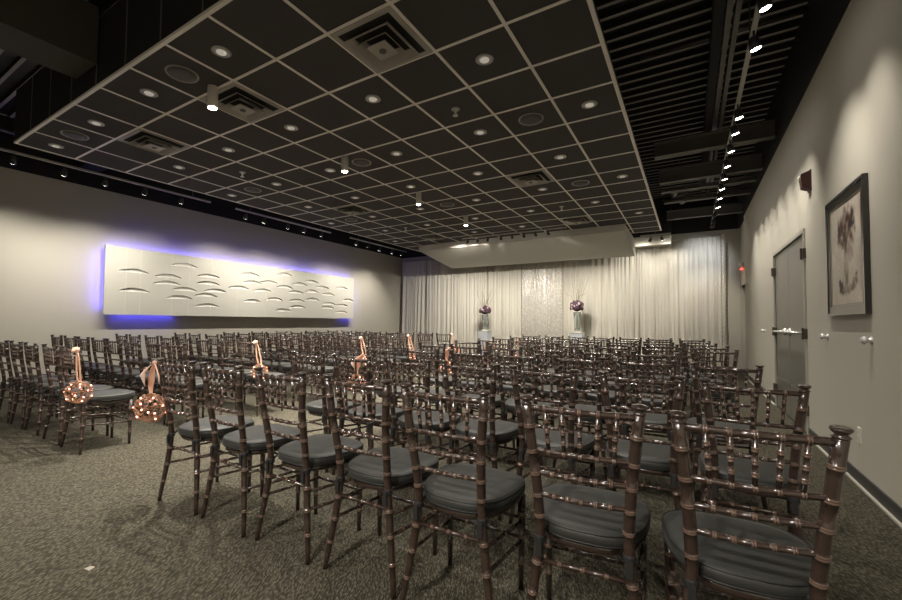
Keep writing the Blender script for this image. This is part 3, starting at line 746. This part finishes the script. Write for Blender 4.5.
# ------------------------------------------------------------------ chairs
def chair_proto():
    r = empty('ballroom_chair')
    wd, nd = M['wood'], M['node']
    # posts
    def px_(z):
        K = ((0, .203), (.12, .185), (.25, .163), (.38, .146), (.48, .140), (.586, .145), (.664, .151), (.743, .158), (.93, .178))
        for (za, a), (zb, b_) in zip(K, K[1:]):
            if z <= zb: return a + (b_ - a) * (z - za) / (zb - za)
        return .178
    def py_(z):
        K = ((0, -.243), (.15, -.228), (.30, -.215), (.44, -.211), (.52, -.219), (.586, -.231), (.664, -.245), (.743, -.258), (.93, -.276))
        for (za, a), (zb, b_) in zip(K, K[1:]):
            if z <= zb: return a + (b_ - a) * (z - za) / (zb - za)
        return -.276
    RZ = dict(top=.888, b=.743, c=.664, d=.586)
    for s in (-1, 1):
        path = [(s * px_(z), py_(z), z) for z in (0, .07, .14, .20, .26, .31, .36, .40, .44, .48, .52, .56, .60, .65, .70, .75, .80, .86, .90)]
        zn = [.13, .24, .345, .43, .51, .586, .664, .743, .83]
        ln = .905
        q = MB().tube(path, lambda t: .0115 + .006 * min(1, t * 3.2), wd, 12, [z / ln for z in zn], nd, nr=.0020, nw=.0055)
        tx, ty = s * px_(.90), py_(.90)
        q.lathe((tx, ty, .898), [(.0165, 0), (.0205, .004), (.0165, .008), (.013, .011), (.0205, .018), (.0235, .024), (.0215, .028), (.012, .0285), (.0, .0275)], wd, 14, (0, -.10, 1))
        q.build('back_post', r, True)
        fl = MB().tube([(s * .178, .140, 0), (s * .180, .140, .22), (s * .180, .140, .412)], lambda t: .0115 + .007 * t, wd, 12, [.28, .55, .80], nd, nr=.002, nw=.006)
        fl.build('front_leg', r, True)
    def bow(z, rad, nn, sag=0.0):
        x = px_(z); y = py_(z)
        path = [(-x + 2 * x * t, y - .016 * math.sin(PI * t), z - sag * math.sin(PI * t)) for t in [k / 10 for k in range(11)]]
        return MB().tube(path, rad, wd, 10, nn, nd, nr=.0018, nw=.0046)
    # top rail carries little nodes over each spindle
    SP = [.18, .34, .5, .66, .82]
    bow(RZ['top'], .0112, SP).build('back_rail', r, True)
    bow(RZ['b'], .0095, SP).build('back_rail', r, True)
    bow(RZ['c'], .0090, [.2, .35, .5, .65, .8]).build('back_rail', r, True)
    bow(RZ['d'], .0090, [.2, .35, .5, .65, .8]).build('back_rail', r, True)
    for t in SP:
        za, zb = RZ['b'] + .006, RZ['top'] - .008
        xa, xb = -px_(za) + 2 * px_(za) * t, -px_(zb) + 2 * px_(zb) * t
        MB().tube([(xa, py_(za) - .016 * math.sin(PI * t), za), (xb, py_(zb) - .016 * math.sin(PI * t), zb)], .0072, wd, 8, [.24, .5, .76], nd, nr=.0024, nw=.0056).build('spindle', r, True)
    # seat frame: rounded trapezoid ring
    def outline(hw_b, hw_f, yb, yf, n=40, p=2.9):
        o = []
        for k in range(n):
            a = 2 * PI * k / n; c, s = math.cos(a), math.sin(a)
            u = math.copysign(abs(c) ** (2 / p), c); v = math.copysign(abs(s) ** (2 / p), s)
            t = (v + 1) / 2; hw = hw_b + (hw_f - hw_b) * t
            o.append((u * hw, (yb + yf) / 2 + v * (yf - yb) / 2))
        return o
    def slab(mb, prof, mat):
        """prof: list of (inset, z)"""
        n = 40; vs = []; fs = []
        for (ins, z) in prof:
            for (x, y) in outline(.172 - ins, .226 - ins, -.205 + ins, .212 - ins): vs.append((x, y, z))
        for i in range(len(prof) - 1):
            for k in range(n): a = i * n + k; b_ = i * n + (k + 1) % n; fs.append((a, b_, b_ + n, a + n))
        fs.append(list(range(n))[::-1]); e = (len(prof) - 1) * n; fs.append([e + k for k in range(n)])
        mb.add(vs, fs, mat)
    q = MB(); slab(q, [(.018, .402), (.012, .406), (.012, .426), (.018, .430)], wd); q.build('seat_frame', r, True)
    q = MB(); slab(q, [(.008, .4305), (.002, .436), (-.003, .448), (-.003, .462), (.002, .473), (.014, .480), (.05, .486), (.09, .488), (.13, .489)], M['cushion'])
    cu = q.build('seat_cushion', r, True)
    q = MB()
    for (ins, z) in ((.000, .4365), (.000, .4725)):
        o = outline(.172 - ins, .226 - ins, -.205 + ins, .212 - ins); q.tube([(x, y, z) for x, y in o] + [(o[0][0], o[0][1], z)], .003, M['piping'], 5, cap=False)
    q.build('piping', cu, True)
    for s in (-1, 1):
        q = MB(); x, y = s * px_(.44), py_(.44)
        q.lathe((x, y, .414), [(.0195, 0), (.021, .004), (.021, .02), (.0195, .024)], M['strap'], 12)
        q.box(x - .010, x + .010, y - .026, y - .020, .372, .43, M['strap']).tube([(x, y + .01, .426), (x * .93, y + .035, .448)], .006, M['strap'], 6)
        q.build('tie_strap', cu)
    # stretchers
    def st(a, b_, rad=.0078, nn=(.25, .5, .75)): MB().tube([a, b_], rad, wd, 8, nn, nd, nr=.0018, nw=.005).build('stretcher', r, True)
    st((-px_(.35), py_(.35), .35), (px_(.35), py_(.35), .35), .0085)
    for s in (-1, 1):
        for z in (.325, .24): st((s * px_(z), py_(z), z), (s * .180, .140, z - .03))
    for z in (.31, .225): st((-.180, .140, z), (.180, .140, z))
    return r
proto = chair_proto()
PS = snapshot(proto)
first = [True]
def k_skip(lab): return 'right block, fourth row' in lab and 'seventh' in lab
def place_chair(x, y, lab, group, rz=0):
    if k_skip(lab): return
    if first[0]: o = proto; first[0] = False
    else: o = copy_tree(PS)
    o.location = (x, y, 0); o.rotation_euler = (0, 0, rz)
    tag(o, lab, 'chair', group)
    return o
RB = [1.43, 2.36, 3.31, 4.25, 5.18, 5.96, 6.68, 7.55, 8.45]
RCX = [0, .228, .20, .20, .20, .18, .11, .06, 0.0]
LB = [1.50, 2.40, 3.25, 4.20, 5.15, 5.82, 6.47, 7.32, 8.12]
R1 = [(-2.752, 1.417, .036), (-2.277, 1.424, -.012), (-1.788, 1.439, -.021), (-1.288, 1.457, .009), (-.819, 1.430, .024), (-.312, 1.449, .092), (.140, 1.437, .088)]
rj = random.Random(11)
def rowword(k): return 'row nearest the camera' if k == 0 else '%s row from the camera' % ORD[k + 1]
def seatword(n): return 'aisle seat' if n == 0 else '%s seat from the aisle' % ORD[n + 1]
RP = {}; LP = {}
for k, by in enumerate(RB):
    for n in range(7):
        x = RCX[k] - (6 - n) * .47 + rj.uniform(-.02, .02)
        y = .243 + by + rj.uniform(-.02, .02); rz = rj.uniform(-.03, .03)
        if k == 0:      # the fitted nearest row: its back legs stand at y, turned by rz
            bx, by_, rz = R1[n]; x = bx - .243 * math.sin(rz); y = by_ + .243 * math.cos(rz)
        RP[k, n] = (x, y)
        place_chair(x, y, 'mahogany ballroom chair, right block, %s, %s' % (rowword(k), seatword(n)), 'ballroom chairs right of the aisle', rz)
for k, by in enumerate(LB):
    for n in range(5 if k == 0 else 8):
        x = [-4.71, -5.19, -5.77, -6.23, -6.71][n] if k == 0 else -4.71 - n * .49 + rj.uniform(-.02, .02)
        y = by + .243 + rj.uniform(-.015, .015)
        LP[k, n] = (x, y)
        place_chair(x, y, 'mahogany ballroom chair, left block, %s, %s' % (rowword(k), seatword(n)), 'ballroom chairs left of the aisle', rj.uniform(-.03, .03))

# ------------------------------------------------------------------ hanging lit balls on ribbons
def ribbon_mesh(q, pts, w, wdir):
    wdir = Vector(wdir).normalized(); vs = []; fs = []
    for p, ww in pts:
        p = Vector(p); vs += [p - wdir * (w * ww / 2), p + wdir * (w * ww / 2), p + wdir * (w * ww / 2) + Vector((0, -.0015, 0)), p - wdir * (w * ww / 2) + Vector((0, -.0015, 0))]
    for i in range(len(pts) - 1):
        a = 4 * i
        fs += [(a, a + 1, a + 5, a + 4), (a + 2, a + 3, a + 7, a + 6), (a + 1, a + 2, a + 6, a + 5), (a + 3, a, a + 4, a + 7)]
    fs += [(0, 3, 2, 1), (a + 4, a + 5, a + 6, a + 7)]
    q.add(vs, fs, M['satin'])
def ball_proto(drop, kind):
    """origin at the ball centre; the bow sits `drop` above, beside the post"""
    r = empty('lit_glass_ball')
    rr = .092; rnd = random.Random(5)
    q = MB()
    for k in range(11):
        ax = Vector((rnd.gauss(0, 1), rnd.gauss(0, 1), rnd.gauss(0, 1))).normalized(); u = ax.orthogonal().normalized(); w = ax.cross(u)
        q.tube([u * (rr * math.cos(a)) + w * (rr * math.sin(a)) for a in [2 * PI * i / 20 for i in range(21)]], .0022, M['wire'], 5, cap=False)
    q.build('wire_ball', r, True)
    q = MB()
    for k in range(60):
        c = rnd.uniform(-1, 1); a = rnd.uniform(0, 6.28); s = math.sqrt(1 - c * c)
        q.ball((rr * s * math.cos(a), rr * s * math.sin(a), rr * c), rnd.uniform(.006, .011), M['bead'] if k % 2 else M['wire'], 6, 4)
    q.build('glass_beads', r, True)['kind'] = 'stuff'
    for k in range(14):
        c = -.75 + 1.6 * (k + .5) / 14; a = k * 2.4; s = math.sqrt(max(0, 1 - c * c))
        MB().ball((rr * 1.02 * s * math.cos(a), rr * 1.02 * s * math.sin(a), rr * c), .0065, M['pinkled'], 8, 5).build('fairy_bulb', r, True)
    q = MB()
    off = .035 * kind
    if kind > 0:    # hung from a right-block post (post lies to +X)
        ribbon_mesh(q, [((0, 0, rr), .5), ((.0, -.004, rr + .05), .9), ((.02, -.01, drop * .6), 1.15), ((.06, -.022, drop * .85), .8), ((.105, -.03, drop), .35)], .05, (1, .25, 0))
    else:
        for dx in (-.03, .03):
            ribbon_mesh(q, [((dx, 0, rr * .9), .8), ((dx * 1.2 - .03, -.0, drop * .5), .8), ((dx * .8 - .07, .005, drop * .85), .8), ((dx * .2 - .095, .005, drop), .6)], .022, (1, .25, 0))
    q.build('ribbon', r)
    q = MB()
    if kind > 0:
        ribbon_mesh(q, [((.105, -.032, drop), .3), ((.06, -.05, drop - .03), 1.1), ((.0, -.055, drop - .075), 1.5), ((.01, -.05, drop - .13), .5), ((.03, -.05, drop - .16), .05)], .055, (1, 0, .35))
        ribbon_mesh(q, [((.105, -.034, drop), .3), ((.15, -.045, drop - .02), .8), ((.19, -.045, drop - .08), .7), ((.20, -.045, drop - .13), .1)], .035, (1, 0, -.3))
        q.ball((.108, -.034, drop), .014, M['satin'], 8, 5)
    else:
        q.ball((-.095, -.002, drop), .028, M['satin'], 10, 6, .9); q.ball((-.085, -.02, drop - .008), .017, M['satin'], 8, 5)
    q.build('bow', r, True)
    return r
bp = {}
n_b = 0
for side, rows in (('L', (0, 2, 4, 6, 8)), ('R', (0, 2, 4, 6, 8))):
    for n, k in enumerate(rows):
        if side == 'L':
            x, y = LP[k, 0]; loc = (x + .315, y - .30, .555); drop = .355
        else:
            x, y = RP[k, 0]; loc = (x - .318, y - .262, .585 if k == 0 else .53); drop = .31
        if side not in bp:
            o = ball_proto(drop, 1 if side == 'R' else -1); bp[side] = snapshot(o)
        else: o = copy_tree(bp[side])
        o.location = loc
        tag(o, 'pink lit bead ball on peach ribbon, %s aisle side, %s' % ('left' if side == 'L' else 'right', rowword(k)), 'hanging ornament', 'lit ornament balls along the aisle')
        l = bpy.data.lights.new('fairy_glow', 'POINT'); l.energy = .06; l.color = (1, .35, .22); l.shadow_soft_size = .05
        lo = bpy.data.objects.new('fairy_glow', l); COL.objects.link(lo); lo.parent = o

q = MB().add([(-2.44, .845, .002), (-2.40, .85, .002), (-2.405, .875, .006), (-2.435, .87, .004), (-2.44, .845, .001), (-2.40, .85, .001), (-2.405, .875, .005), (-2.435, .87, .003)], [(0, 1, 2, 3), (7, 6, 5, 4), (0, 4, 5, 1), (1, 5, 6, 2), (2, 6, 7, 3), (3, 7, 4, 0)], M['paper'])
thing1(q, 'paper_scrap', 'tiny pale paper scrap lying on the carpet, lower left', 'paper scrap')
